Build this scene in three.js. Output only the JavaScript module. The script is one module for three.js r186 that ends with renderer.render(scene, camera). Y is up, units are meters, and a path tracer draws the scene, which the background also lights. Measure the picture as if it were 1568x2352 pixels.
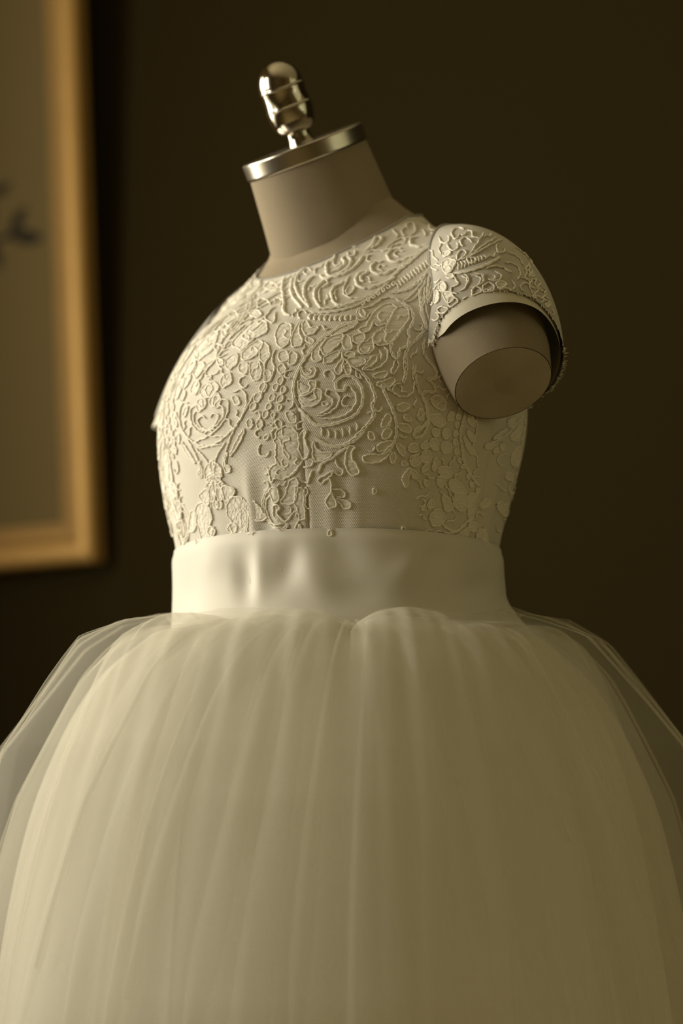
import * as THREE from 'three';
import { mergeGeometries } from 'three/addons/utils/BufferGeometryUtils.js';
import { MeshBVH } from 'three-mesh-bvh';
import { RectAreaLightUniformsLib } from 'three/addons/lights/RectAreaLightUniformsLib.js';

// ---------------------------------------------------------------- camera, sky, lights, exposure
const V = (x = 0, y = 0, z = 0) => new THREE.Vector3(x, y, z);
const R = THREE.MathUtils.degToRad;
const scene = new THREE.Scene();
const camera = new THREE.PerspectiveCamera(30, 1568 / 2352, 0.05, 60);
camera.position.set(0, 0.794, 1.17);
camera.lookAt(0, 0.794 + Math.tan(R(8.9)), 0.17);
camera.updateMatrixWorld(true);
camera.focus = 1.075;
camera.userData.fStop = 3.6;
scene.add(camera);

scene.background = new THREE.Color().setRGB(0.05, 0.055, 0.05);

const renderer = new THREE.WebGLRenderer();
renderer.toneMapping = THREE.LinearToneMapping;
renderer.toneMappingExposure = 1.0;
renderer.shadowMap.enabled = true;
RectAreaLightUniformsLib.init();

// The room is turned 25 degrees to the camera: e1 runs along the back wall, e3 is its normal.
const YAW = R(25), E1 = V(Math.cos(YAW), 0, Math.sin(YAW)), E3 = V(-Math.sin(YAW), 0, Math.cos(YAW)), ROOM0 = V(0, 0, -1.0);
const room = (r, y, n) => ROOM0.clone().addScaledVector(E1, r).addScaledVector(E3, n).setY(y);
const LEFT = -0.62, RIGHT = 3.0, FRONT = 4.2, TOP = 2.45;
const WIN = { n0: 0.8, n1: 2.15, y0: 0.88, y1: 1.78 };        // window in the left wall
const WIN2 = { n0: 0.2, n1: 1.9, y0: 1.0, y1: 2.4 };       // smaller shaded window in the right wall
function areaLight(r, y, n, w, h, towards, color, intensity) {
  const l = new THREE.RectAreaLight(new THREE.Color().setRGB(...color), intensity, w, h);
  l.position.copy(room(r, y, n));
  l.lookAt(l.position.clone().add(towards));
  scene.add(l);
}
{
  const w = (WIN.n1 - WIN.n0) / 2 - 0.2, h = WIN.y1 - WIN.y0 - 0.1, y = (WIN.y0 + WIN.y1) / 2, m = (WIN.n0 + WIN.n1) / 2;
  for (const s of [-1, 1]) areaLight(LEFT + 0.01, y, m + s * (w / 2 + 0.15), w, h, E1, [1, 0.92, 0.74], 11.6);
  areaLight(RIGHT - 0.01, (WIN2.y0 + WIN2.y1) / 2, (WIN2.n0 + WIN2.n1) / 2, WIN2.n1 - WIN2.n0 - 0.1, WIN2.y1 - WIN2.y0 - 0.1, E1.clone().negate(), [0.95, 0.86, 0.42], 0.6);
}

// ---------------------------------------------------------------- helpers
let seed = 7;
const rnd = () => { seed = (seed * 1664525 + 1013904223) >>> 0; return seed / 4294967296; };
const rr = (a, b) => a + (b - a) * rnd();
const clamp = THREE.MathUtils.clamp, lerp = THREE.MathUtils.lerp, smooth = THREE.MathUtils.smoothstep;
const bump = (x, c, w) => Math.exp(-(((x - c) / w) ** 2));
const used = new Map();
function numbered(name) {
  const k = used.get(name) ?? 0;
  used.set(name, k + 1);
  return k ? `${name}_${String(k).padStart(3, '0')}` : name;
}
function mesh(name, geometry, material, parent, label) {
  const m = new THREE.Mesh(geometry, material);
  m.name = numbered(name);
  m.castShadow = m.receiveShadow = true;
  if (label) m.userData.label = label;
  (parent ?? scene).add(m);
  return m;
}
function struct(name, geometry, material) { const m = mesh(name, geometry, material); m.userData.kind = 'structure'; return m; }
function grid(nu, nv, fn, closed = false) {      // fn(u, v) -> Vector3; u, v in 0..1
  const pos = [], uv = [], idx = [];
  for (let j = 0; j <= nv; j++) for (let i = 0; i <= nu; i++) {
    const p = fn(closed && i === nu ? 0 : i / nu, j / nv);
    pos.push(p.x, p.y, p.z); uv.push(i / nu, j / nv);
  }
  const w = nu + 1;
  for (let j = 0; j < nv; j++) for (let i = 0; i < nu; i++) { const a = j * w + i, b = a + 1, c = a + w, d = c + 1; idx.push(a, b, d, a, d, c); }
  const g = new THREE.BufferGeometry();
  g.setAttribute('position', new THREE.Float32BufferAttribute(pos, 3));
  g.setAttribute('uv', new THREE.Float32BufferAttribute(uv, 2));
  g.setIndex(idx);
  g.computeVertexNormals();
  if (closed) {
    const n = g.attributes.normal;
    for (let j = 0; j <= nv; j++) {
      const a = j * w, b = j * w + nu, m = V(n.getX(a) + n.getX(b), n.getY(a) + n.getY(b), n.getZ(a) + n.getZ(b)).normalize();
      n.setXYZ(a, m.x, m.y, m.z); n.setXYZ(b, m.x, m.y, m.z);
    }
  }
  return g;
}
const flip = (g) => { const i = g.index.array; for (let k = 0; k < i.length; k += 3) { const t = i[k + 1]; i[k + 1] = i[k + 2]; i[k + 2] = t; } g.computeVertexNormals(); return g; };
// Value noise on a lattice, periodic if asked, for textures
function noiseTexture(size, fn, srgb = false) {
  const d = new Uint8Array(size * size * 4);
  for (let y = 0; y < size; y++) for (let x = 0; x < size; x++) {
    const c = fn(x / size, y / size), o = (y * size + x) * 4, a = Array.isArray(c) ? c : [c, c, c];
    for (let k = 0; k < 3; k++) d[o + k] = clamp(a[k], 0, 1) * 255;
    d[o + 3] = 255;
  }
  const t = new THREE.DataTexture(d, size, size);
  t.wrapS = t.wrapT = THREE.RepeatWrapping; t.magFilter = THREE.LinearFilter; t.minFilter = THREE.LinearMipmapLinearFilter; t.generateMipmaps = true;
  if (srgb) t.colorSpace = THREE.SRGBColorSpace;
  t.needsUpdate = true;
  return t;
}
function lattice(n, s) {
  const a = new Float32Array(n * n); let q = s;
  for (let i = 0; i < a.length; i++) { q = (q * 1664525 + 1013904223) >>> 0; a[i] = q / 4294967296; }
  const f = (t) => t * t * (3 - 2 * t);
  return (x, y) => {
    x = ((x % 1) + 1) % 1 * n; y = ((y % 1) + 1) % 1 * n;
    const x0 = Math.floor(x) % n, y0 = Math.floor(y) % n, x1 = (x0 + 1) % n, y1 = (y0 + 1) % n, fx = f(x - Math.floor(x)), fy = f(y - Math.floor(y));
    return lerp(lerp(a[y0 * n + x0], a[y0 * n + x1], fx), lerp(a[y1 * n + x0], a[y1 * n + x1], fx), fy);
  };
}
const L8 = lattice(8, 3), L16 = lattice(16, 5), L32 = lattice(32, 9), L64 = lattice(64, 11), L128 = lattice(128, 13);
const std = (o) => new THREE.MeshStandardMaterial({ side: THREE.DoubleSide, ...o });
const phys = (o) => new THREE.MeshPhysicalMaterial({ side: THREE.DoubleSide, ...o });
const rgb = (r, g, b) => new THREE.Color().setRGB(r, g, b);

// ---------------------------------------------------------------- materials
const linenBump = noiseTexture(256, (x, y) => 0.5 + 0.25 * Math.sin(x * 2 * Math.PI * 48) + 0.25 * Math.sin(y * 2 * Math.PI * 48) + 0.2 * (L128(x, y) - 0.5));
const fuzz = noiseTexture(256, (x, y) => 0.5 * L64(x, y) + 0.35 * L128(x, y) + 0.15 * L32(x, y));
const netBump = noiseTexture(256, (x, y) => { const a = Math.sin((x * 26 + y * 13) * 2 * Math.PI), b = Math.sin((x * 26 - y * 13) * 2 * Math.PI); return 0.5 + 0.22 * (a + b) + 0.3 * (L128(x, y) - 0.5); });
const rep = (t, a, b) => { const c = t.clone(); c.repeat.set(a, b); c.needsUpdate = true; return c; };
const M = {
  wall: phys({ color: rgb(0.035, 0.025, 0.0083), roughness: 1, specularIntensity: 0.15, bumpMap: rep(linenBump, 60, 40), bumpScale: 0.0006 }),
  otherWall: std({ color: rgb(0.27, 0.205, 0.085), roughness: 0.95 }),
  ceiling: std({ color: rgb(0.82, 0.74, 0.5), roughness: 0.95 }),
  floor: std({ color: rgb(0.58, 0.47, 0.24), roughness: 0.9 }),
  paint: std({ color: rgb(0.6, 0.56, 0.45), roughness: 0.5 }),
  glass: phys({ color: rgb(1, 1, 1), roughness: 0, transmission: 1, thickness: 0 }),
  gold: std({ color: rgb(0.66, 0.4, 0.13), roughness: 0.5, metalness: 0.35 }),
  goldPale: std({ color: rgb(0.5, 0.31, 0.11), roughness: 0.6, metalness: 0.25 }),
  paper: std({ color: rgb(0.42, 0.37, 0.23), roughness: 0.9 }),
  ink: std({ color: rgb(0.05, 0.045, 0.035), roughness: 0.9 }),
  dark: std({ color: rgb(0.01, 0.01, 0.008), roughness: 0.8 }),
  pin: std({ color: rgb(0.3, 0.18, 0.05), roughness: 0.5 }),
  litLinen: std({ color: rgb(0.7, 0.62, 0.48), roughness: 0.95, bumpMap: rep(linenBump, 6, 6), bumpScale: 0.0002 }),  // linen lightened in colour to make up for light missing on the arm plates
  linen: std({ color: rgb(0.325, 0.265, 0.18), roughness: 0.95, bumpMap: rep(linenBump, 6, 6), bumpScale: 0.0002 }),
  metal: phys({ color: rgb(0.5, 0.46, 0.4), roughness: 0.13, metalness: 1, anisotropy: 0.3 }),
  brushed: phys({ color: rgb(0.52, 0.48, 0.42), roughness: 0.24, metalness: 1, anisotropy: 0.5 }),
  net: phys({ color: rgb(0.78, 0.74, 0.65), roughness: 0.9, bumpMap: rep(netBump, 24, 8), bumpScale: 0.00025, sheen: 0.3, sheenColor: rgb(1, 1, 1), sheenRoughness: 0.6 }),
  cord: std({ color: rgb(0.94, 0.9, 0.79), roughness: 0.85 }),
  lace: std({ color: rgb(0.86, 0.82, 0.72), roughness: 0.95, bumpMap: fuzz, bumpScale: 0.0009 }),
  satin: phys({ color: rgb(0.74, 0.71, 0.63), roughness: 0.55, specularIntensity: 0.6, sheen: 0.15, sheenColor: rgb(1, 1, 0.95), sheenRoughness: 0.4 }),
  lining: std({ color: rgb(0.72, 0.68, 0.56), roughness: 0.9 }),
  skirtLining: phys({ color: rgb(0.96, 0.93, 0.83), roughness: 1, transmission: 0.75, thickness: 0, specularIntensity: 0.1 }),
};
const tulle = (opacity) => std({ color: rgb(0.88, 0.85, 0.735), roughness: 1, transparent: true, opacity });

// ---------------------------------------------------------------- the room
function slab(size, centre, yaw = -YAW) {   // a box in room axes
  const g = new THREE.BoxGeometry(...size);
  g.rotateY(yaw); g.translate(centre.x, centre.y, centre.z);
  return g;
}
{
  const T = 0.12, W = RIGHT - LEFT, D = FRONT, cx = (LEFT + RIGHT) / 2;
  struct('floor', slab([W + 2 * T, T, D + 2 * T], room(cx, -T / 2, D / 2)), M.floor);
  struct('ceiling', slab([W + 2 * T, T, D + 2 * T], room(cx, TOP + T / 2, D / 2)), M.ceiling);
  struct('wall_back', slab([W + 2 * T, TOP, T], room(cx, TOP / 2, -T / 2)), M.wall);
  struct('wall_front', slab([W + 2 * T, TOP, T], room(cx, TOP / 2, D + T / 2)), M.otherWall);
  const pierced = (name, r, w) => struct(name, mergeGeometries([
    slab([T, TOP, w.n0], room(r, TOP / 2, w.n0 / 2)), slab([T, TOP, D - w.n1], room(r, TOP / 2, (D + w.n1) / 2)),
    slab([T, w.y0, w.n1 - w.n0], room(r, w.y0 / 2, (w.n0 + w.n1) / 2)), slab([T, TOP - w.y1, w.n1 - w.n0], room(r, (TOP + w.y1) / 2, (w.n0 + w.n1) / 2))]), M.otherWall);
  pierced('wall_left', LEFT - T / 2, WIN);
  pierced('wall_right', RIGHT + T / 2, WIN2);
  const win = (name, r, w, panes) => {
    const g = new THREE.Group(); g.name = name; g.userData.kind = 'structure'; scene.add(g);
    const m = (w.n0 + w.n1) / 2, y = (w.y0 + w.y1) / 2, h = w.y1 - w.y0, b = 0.05, bars = [
      slab([b, h, b], room(r, y, w.n0 + b / 2)), slab([b, h, b], room(r, y, w.n1 - b / 2)), slab([b, b, w.n1 - w.n0], room(r, w.y0 + b / 2, m)), slab([b, b, w.n1 - w.n0], room(r, w.y1 - b / 2, m))];
    if (panes > 1) bars.push(slab([b, h, 0.28], room(r, y, m)));
    mesh('window_frame', mergeGeometries(bars), M.paint, g);
    const pw = (w.n1 - w.n0) / panes;
    for (let k = 0; k < panes; k++) mesh('pane', slab([0.004, h - 2 * b, pw - 0.05], room(r, y, w.n0 + (k + 0.5) * pw)), M.glass, g);
    mesh('shading_sill', slab([0.3, 0.03, w.n1 - w.n0 + 0.1], room(r + (r < 0 ? 0.17 : -0.17), w.y0 - 0.015, m)), M.paint, g);  // unseen sill, made this deep to keep window light off the lower skirt
  };
  win('window_1', LEFT - 0.07, WIN, 2);
  win('window_2', RIGHT + 0.07, WIN2, 1);
}

// ---------------------------------------------------------------- the body of the form, as a distance field in its own axes (front +z, its left +x, waist at y = 0)
const TURN = R(-45), WAIST = 0.95, AT = V(0.001, 0, 0);
const table = (rows, y) => {     // smooth lookup in rows of [y, a, b, ...]
  if (y <= rows[0][0]) return rows[0];
  for (let i = 0; i < rows.length - 1; i++) if (y <= rows[i + 1][0]) {
    const p = rows[Math.max(i - 1, 0)], a = rows[i], b = rows[i + 1], q = rows[Math.min(i + 2, rows.length - 1)], t = (y - a[0]) / (b[0] - a[0]);
    return a.map((_, k) => { const m0 = (b[k] - p[k]) / (b[0] - p[0]) * (b[0] - a[0]), m1 = (q[k] - a[k]) / (q[0] - a[0]) * (b[0] - a[0]), t2 = t * t, t3 = t2 * t;
      return (2 * t3 - 3 * t2 + 1) * a[k] + (t3 - 2 * t2 + t) * m0 + (-2 * t3 + 3 * t2) * b[k] + (t3 - t2) * m1; });
  }
  return rows[rows.length - 1];
};
const smin = (a, b, k) => { const h = clamp(0.5 + 0.5 * (b - a) / k, 0, 1); return lerp(b, a, h) - k * h * (1 - h); };
const GIRTH = [[-0.12, 0.112, 0.1, 0.006], [-0.05, 0.104, 0.093, 0.006], [0, 0.1045, 0.093, 0.006], [0.035, 0.113, 0.101, 0.005], [0.07, 0.118, 0.109, 0.002], [0.1, 0.1165, 0.1085, -0.001], [0.13, 0.108, 0.095, -0.005], [0.155, 0.09, 0.072, -0.008], [0.175, 0.066, 0.052, -0.01], [0.19, 0.03, 0.026, -0.01]];
function cone(p, a, b, ra, rb) {
  const d = b.clone().sub(a), t = clamp(p.clone().sub(a).dot(d) / d.lengthSq(), 0, 1);
  return p.distanceTo(a.clone().addScaledVector(d, t)) - lerp(ra, rb, t);
}
const SH = V(0.086, 0.151, -0.014), TRAP = V(0.034, 0.167, -0.014), NECK0 = V(0, 0.145, -0.014), NECK1 = V(0, 0.22, 0.006);
function body(p) {
  const [, a, b, zc] = table(GIRTH, p.y);
  let d = Math.max((Math.hypot(p.x / a, (p.z - zc) / b) - 1) * Math.min(a, b), (p.y - 0.187) * 0.7);
  const s = V(Math.abs(p.x), p.y, p.z);
  d = smin(d, cone(s, TRAP, SH, 0.04, 0.038), 0.035);
  d = smin(d, cone(p, NECK0, NECK1, 0.058, 0.036), 0.03);
  return d;
}
function hit(o, dir, f, off, far = 0.3) {           // outermost zero of f - off along a ray that starts inside
  let a = 0, b = far;
  for (let t = 0.02; t <= far; t += 0.01) if (f(o.clone().addScaledVector(dir, t)) - off > 0) { a = t - 0.01; b = t; break; }
  for (let i = 0; i < 16; i++) { const m = (a + b) / 2; if (f(o.clone().addScaledVector(dir, m)) - off > 0) b = m; else a = m; }
  return o.clone().addScaledVector(dir, (a + b) / 2);
}
const gradient = (p, f) => V(f(p.clone().setX(p.x + 1e-4)) - f(p.clone().setX(p.x - 1e-4)), f(p.clone().setY(p.y + 1e-4)) - f(p.clone().setY(p.y - 1e-4)), f(p.clone().setZ(p.z + 1e-4)) - f(p.clone().setZ(p.z - 1e-4))).normalize();
const CENTRE = V(0, 0.06, 0);
const neckHeight = (az) => { const c = Math.cos(az); return 0.2045 - 0.018 * c - 0.0195 * Math.max(c, 0); };   // az 0 = front
// u turns about the body from the back, v runs from the hips to the neckline
function bodySurface(off, yLow, neck, f = body) {
  const limits = new Map();
  const dirAt = (az, el) => V(Math.sin(az) * Math.cos(el), Math.sin(el), Math.cos(az) * Math.cos(el));
  return (u, v) => {
    const az = (u - 0.5) * 2 * Math.PI;
    if (v < 0.45) { const y = lerp(yLow, CENTRE.y, v / 0.45); return hit(V(0, y, 0), dirAt(az, 0), f, off); }
    const key = u.toFixed(5);
    if (!limits.has(key)) {
      let a = 0.3, b = 1.35;
      for (let i = 0; i < 18; i++) { const m = (a + b) / 2; if (hit(CENTRE, dirAt(az, m), f, off).y > neck(az)) b = m; else a = m; }
      limits.set(key, a);
    }
    return hit(CENTRE, dirAt(az, limits.get(key) * (v - 0.45) / 0.55), f, off);
  };
}
const toWorld = new THREE.Matrix4().makeRotationY(TURN).setPosition(AT.x, WAIST, AT.z), toBody = toWorld.clone().invert();

// ---------------------------------------------------------------- the dress form
const form = new THREE.Group();
form.name = 'dress_form'; form.position.copy(AT); form.rotation.y = TURN;
form.userData = { label: 'child-size beige linen dress form with a silver neck cap and turned finial', category: 'dress form' };
scene.add(form);
const up = (g) => g.translate(0, WAIST, 0);
mesh('torso', up(grid(96, 64, bodySurface(-0.0015, -0.12, (az) => neckHeight(az) + 0.026), true)), M.linen, form);
const NECK_DIR = V(0, Math.cos(R(29)), Math.sin(R(29))), NECK_SIDE = V(1, 0, 0), NECK_FRONT = NECK_SIDE.clone().cross(NECK_DIR);   // the neck leans forward
const NECK_TOP = V(0, 0.2465, 0.031);
const along = (t, r, az, zs = 1) => NECK_TOP.clone().addScaledVector(NECK_DIR, t).addScaledVector(NECK_SIDE, r * Math.sin(az)).addScaledVector(NECK_FRONT, r * zs * Math.cos(az));
const lathe = (rows, n, m) => grid(n, m, (u, v) => { const [t, r] = table(rows, lerp(rows[0][0], rows[rows.length - 1][0], v)); return along(t, r, (u - 0.5) * 2 * Math.PI); }, true);
mesh('neck', up(lathe([[-0.1, 0.056], [-0.085, 0.05], [-0.07, 0.0455], [-0.04, 0.0418], [0, 0.0385]], 72, 40)), M.linen, form);
function turned(coarse, n = 96) {        // a turned piece on the neck axis; rows of [height, radius] are joined by straight steps
  const rows = [coarse[0]];
  for (let i = 1; i < coarse.length; i++) { const a = coarse[i - 1], b = coarse[i], m = Math.max(1, Math.ceil(Math.hypot(b[0] - a[0], b[1] - a[1]) / 0.0004)); for (let j = 1; j <= m; j++) rows.push([lerp(a[0], b[0], j / m), lerp(a[1], b[1], j / m)]); }
  return up(grid(n, rows.length - 1, (u, v) => { const [t, r] = rows[Math.round(v * (rows.length - 1))]; return along(t, Math.max(r, 1e-5), (u - 0.5) * 2 * Math.PI); }, true));
}
mesh('neck_cap', turned([[-0.0005, 0.037], [0, 0.0391], [0.0006, 0.0396], [0.0012, 0.0398], [0.0098, 0.0398], [0.0106, 0.0395], [0.011, 0.0389], [0.0112, 0.03], [0.0112, 0.0]]), M.brushed, form, 'silver neck cap');
{
  const rows = [[0.011, 0.0085], [0.0125, 0.0078], [0.015, 0.0072], [0.018, 0.0071]], add = (...a) => rows.push(...a);
  for (let k = 0; k <= 12; k++) { const a = k / 12 * Math.PI / 2; add([0.018 + 0.0135 * (1 - Math.cos(a)), 0.0073 + 0.0062 * Math.sin(a)]); }      // the bowl
  for (let t = 0.0317; t < 0.0446; t += 0.0002) add([t, 0.01345 - 0.0006 * Math.sin((t - 0.0317) / 0.0129 * Math.PI) - 0.0003 * smooth(t, 0.042, 0.0446) + 0.00055 * bump(t, 0.0327, 0.0005) + 0.0005 * bump(t, 0.0437, 0.0005)]);
  for (let k = 0; k <= 14; k++) { const a = k / 14 * Math.PI / 2; add([0.0446 + 0.0142 * Math.sin(a), 0.0131 * Math.cos(a)]); }
  const fin = mesh('finial', turned(rows.map(([t, r], i) => [0.011 + (t - 0.011) * 1.1, r * (i < 4 ? 1.03 : 1.09)])), M.metal, form);
  const slot = up(grid(4, 16, (u, v) => { const a = lerp(0.25, 0.85, v), t = 0.011 + (0.0446 + 0.0142 * Math.cos(a) - 0.011) * 1.1, r = 0.0131 * 1.09 * Math.sin(a); return along(t + 0.0002, r + 0.0002, R(112) + (u - 0.5) * 0.0011 / r); }));
  mesh('slot', slot, M.dark, fin);
  fin.userData.label = 'turned silver finial knob';
}

{ // the stand under the skirt
  const post = new THREE.CylinderGeometry(0.014, 0.014, 0.8, 32).translate(0, 0.44, 0);
  mesh('pole', post, M.brushed, form);
  mesh('base', new THREE.LatheGeometry([[0.0, 0.0], [0.15, 0.0], [0.155, 0.006], [0.15, 0.014], [0.06, 0.028], [0.024, 0.05], [0.016, 0.08], [0.0, 0.08]].map(([r, y]) => new THREE.Vector2(r, y)), 64), M.brushed, form);
  mesh('bottom_panel', new THREE.CylinderGeometry(0.105, 0.105, 0.006, 64).scale(1, 1, 0.9).translate(0, WAIST - 0.12, 0.006), M.linen, form);
}

// ---------------------------------------------------------------- the dress
const dress = new THREE.Group();
dress.name = 'dress'; dress.position.copy(AT).setY(WAIST); dress.rotation.y = TURN;
dress.userData = { label: 'ivory flower girl dress with lace cap sleeves, satin sash and full tulle skirt', category: 'dress' };
scene.add(dress);
// bodice: the body's surface on a coarse net, sampled smoothly, with seams pressed in and a few soft folds above the waist
const bodiceAt = (() => {
  const NU = 180, NV = 110, f = bodySurface(0, -0.03, neckHeight), p = [];
  for (let j = 0; j <= NV; j++) for (let i = 0; i < NU; i++) p.push(f(i / NU, j / NV));
  const get = (i, j) => p[clamp(j, 0, NV) * NU + ((i % NU) + NU) % NU];
  const w = (t) => [-0.5 * t + t * t - 0.5 * t ** 3, 1 - 2.5 * t * t + 1.5 * t ** 3, 0.5 * t + 2 * t * t - 1.5 * t ** 3, -0.5 * t * t + 0.5 * t ** 3];
  return (u, v) => {
    const x = u * NU, y = v * NV, i = Math.floor(x), j = Math.min(Math.floor(y), NV - 1), wx = w(x - i), wy = w(y - j), q = V();
    for (let b = 0; b < 4; b++) for (let a = 0; a < 4; a++) q.addScaledVector(get(i - 1 + a, j - 1 + b), wx[a] * wy[b]);
    return q;
  };
})();
function bodicePoint(u, v) {
  const p = bodiceAt(u, v), az = (u - 0.5) * 360, a = Math.abs(az), low = 1 - smooth(p.y, 0.02, 0.05), n = V(p.x, 0, p.z).normalize();
  const princess = 34 - 2 * (p.y / 0.08), seam = smooth(0.09 - p.y, 0, 0.02);
  let d = -0.0013 * seam * bump(a, princess, 0.5) + 0.00015 * seam * (bump(a, princess - 1.6, 1) + bump(a, princess + 1.6, 1));
  d += (-0.001 * bump(a, 93, 0.5) + 0.0014 * bump(a, 99, 2.6) * smooth(0.09 - p.y, 0, 0.09) + 0.0008 * bump(a, 90.5, 1.5)) * seam;
  d += 0.75 * low * (0.0016 * bump(az, 14, 2.2) + 0.0016 * bump(az, 23.5, 1.8) - 0.001 * bump(az, 18.5, 2.5) - 0.001 * bump(az, 6, 4) + 0.0009 * bump(az, 41, 2) + 0.0008 * bump(az, 49, 2.6) - 0.0006 * bump(az, 45, 1.8));
  return p.addScaledVector(n, d);
}
const bodiceShape = grid(900, 220, bodicePoint, true);
mesh('bodice', bodiceShape, M.net, dress, 'bodice of fine net over satin');

// arm stub
const ARM0 = V(0.109, 0.14, 0.001), ARM1 = V(0.144, 0.083, 0.016), FAR_ARM0 = V(0.1, 0.14, -0.008), FAR_ARM1 = V(0.133, 0.083, 0.005);
const ARM_DIR = ARM1.clone().sub(ARM0).normalize();
{
  const e1 = ARM_DIR.clone().cross(V(0, 0, 1)).normalize(), e2 = ARM_DIR.clone().cross(e1).normalize();
  for (const [m, a0, a1] of [[1, ARM0, ARM1], [-1, FAR_ARM0, FAR_ARM1]]) {
    const ring = (v, r, a, lift = 0) => a0.clone().lerp(a1, v).addScaledVector(ARM_DIR, lift).addScaledVector(e1, r * Math.cos(a)).addScaledVector(e2, r * Math.sin(a)).multiply(V(m, 1, 1));
    mesh('arm_stub', up(grid(64, 40, (u, v) => { const [, r] = table([[0, 0.024], [0.2, 0.0295], [0.45, 0.0335], [0.7, 0.0325], [0.93, 0.0294], [1, 0.0283]], v); return ring(v, r, u * 2 * Math.PI); }, true)), M.linen, form);
    mesh('arm_plate', up(grid(64, 6, (u, v) => ring(1, 0.0279 * (1 - v), u * 2 * Math.PI, v ? 0.0008 + 0.0004 * v : 0), true)), M.litLinen, form);
  }
}

// cap sleeve: rays from the shoulder joint, from the armhole seam to the hem
const SA = ARM_DIR.clone(), SO = V(0, 0, 1).cross(SA).normalize(), SF = SA.clone().cross(SO).normalize();   // along the arm, outward and forward
if (SO.x < 0) SO.negate();
if (SF.z < 0) SF.negate();
const HEM = {      // rows of [angle round the arm, place along it, radius]; the far sleeve hangs lower
  near: [[-125, 0.72, 0.038], [-90, 0.85, 0.0385], [-50, 0.8, 0.0395], [-20, 0.68, 0.0405], [5, 0.6, 0.042], [30, 0.56, 0.043], [55, 0.53, 0.042], [80, 0.52, 0.04], [105, 0.52, 0.036], [118, 0.55, 0.034]],
  far: [[-125, 0.75, 0.036], [-60, 0.95, 0.036], [-20, 0.98, 0.036], [20, 0.96, 0.036], [55, 0.9, 0.036], [90, 0.75, 0.036], [118, 0.6, 0.034]],
};
const FRONT_EDGE = 116;
const hemPoint = (f, side, more = 0) => { const [, t, r] = table(HEM[side], f), k = t + more, [a0, a1] = side === 'near' ? [ARM0, ARM1] : [FAR_ARM0, FAR_ARM1]; return a0.clone().addScaledVector(a1.clone().sub(a0), k).addScaledVector(SO, r * Math.cos(R(f))).addScaledVector(SF, r * Math.sin(R(f))); };
const seamPoint = (f, off) => { const a = R(f), fr = smooth(f, 0, 95); return hit(V(lerp(0.088, 0.098, fr), 0.135, -0.012), V(-0.1 + 0.3 * fr + 0.12 * smooth(-f, 60, 125), Math.cos(a), Math.sin(a)).normalize(), body, off, 0.15); };
function sleevePoint(u, v, side = 'near', off = 0.0025, more = 0, inset = 0) {      // u from the back edge over the top to the front edge, v from the seam to the hem
  const f = lerp(-125, FRONT_EDGE, u), s = seamPoint(f, off), h = hemPoint(f, side, more), c = Math.cos(R(f) * 0.72);
  h.addScaledVector(SO, -inset * Math.cos(R(f))).addScaledVector(SF, -inset * Math.sin(R(f)));
  const n = V(0.66, 0.75, 0).multiplyScalar(Math.cos(R(f) * 0.8)).addScaledVector(SF, Math.sin(R(f) * 0.8)).normalize();
  const m = s.clone().add(h).multiplyScalar(0.5).addScaledVector(n, 0.005 + (side === 'near' ? 0.026 : 0.006) * c * c - inset);
  return s.multiplyScalar((1 - v) ** 2).addScaledVector(m, 2 * v * (1 - v)).addScaledVector(h, v * v);
}
const mirrored = (g) => { const c = g.clone(); c.scale(-1, 1, 1); return flip(c); };
const sleeveShapes = {};
for (const side of ['near', 'far']) {
  const shape = grid(140, 50, (u, v) => sleevePoint(u, v, side)), liner = grid(140, 50, (u, v) => sleevePoint(u, v, side, 0.0015, 0.12 * smooth(u, 0.3, 0.75) * smooth(1 - u, 0, 0.12), 0.002));
  sleeveShapes[side] = shape;
  const sl = mesh('sleeve', side === 'near' ? shape : mirrored(shape), M.net, dress);
  mesh('sleeve_lining', side === 'near' ? liner : mirrored(liner), M.lining, sl);
}

mesh('sleeve_seam', new THREE.TubeGeometry(new THREE.CatmullRomCurve3(Array.from({ length: 60 }, (_, i) => sleevePoint(i / 59, 0.01).multiplyScalar(1.0))), 160, 0.0011, 8), M.net, dress);
{
  const pts = Array.from({ length: 97 }, (_, i) => bodicePoint(i / 96, 1));
  mesh('neckline_edge', new THREE.TubeGeometry(new THREE.CatmullRomCurve3(pts.slice(0, 96), true), 300, 0.0008, 8, true), M.net, dress);
  const p = hit(CENTRE, V(0, Math.sin(1.02), Math.cos(1.02)), body, 0);
  mesh('pin', up(new THREE.SphereGeometry(0.0014, 16, 12).scale(1, 1, 0.6).translate(p.x + 0.001, p.y, p.z)), M.pin, form);
}

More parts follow.
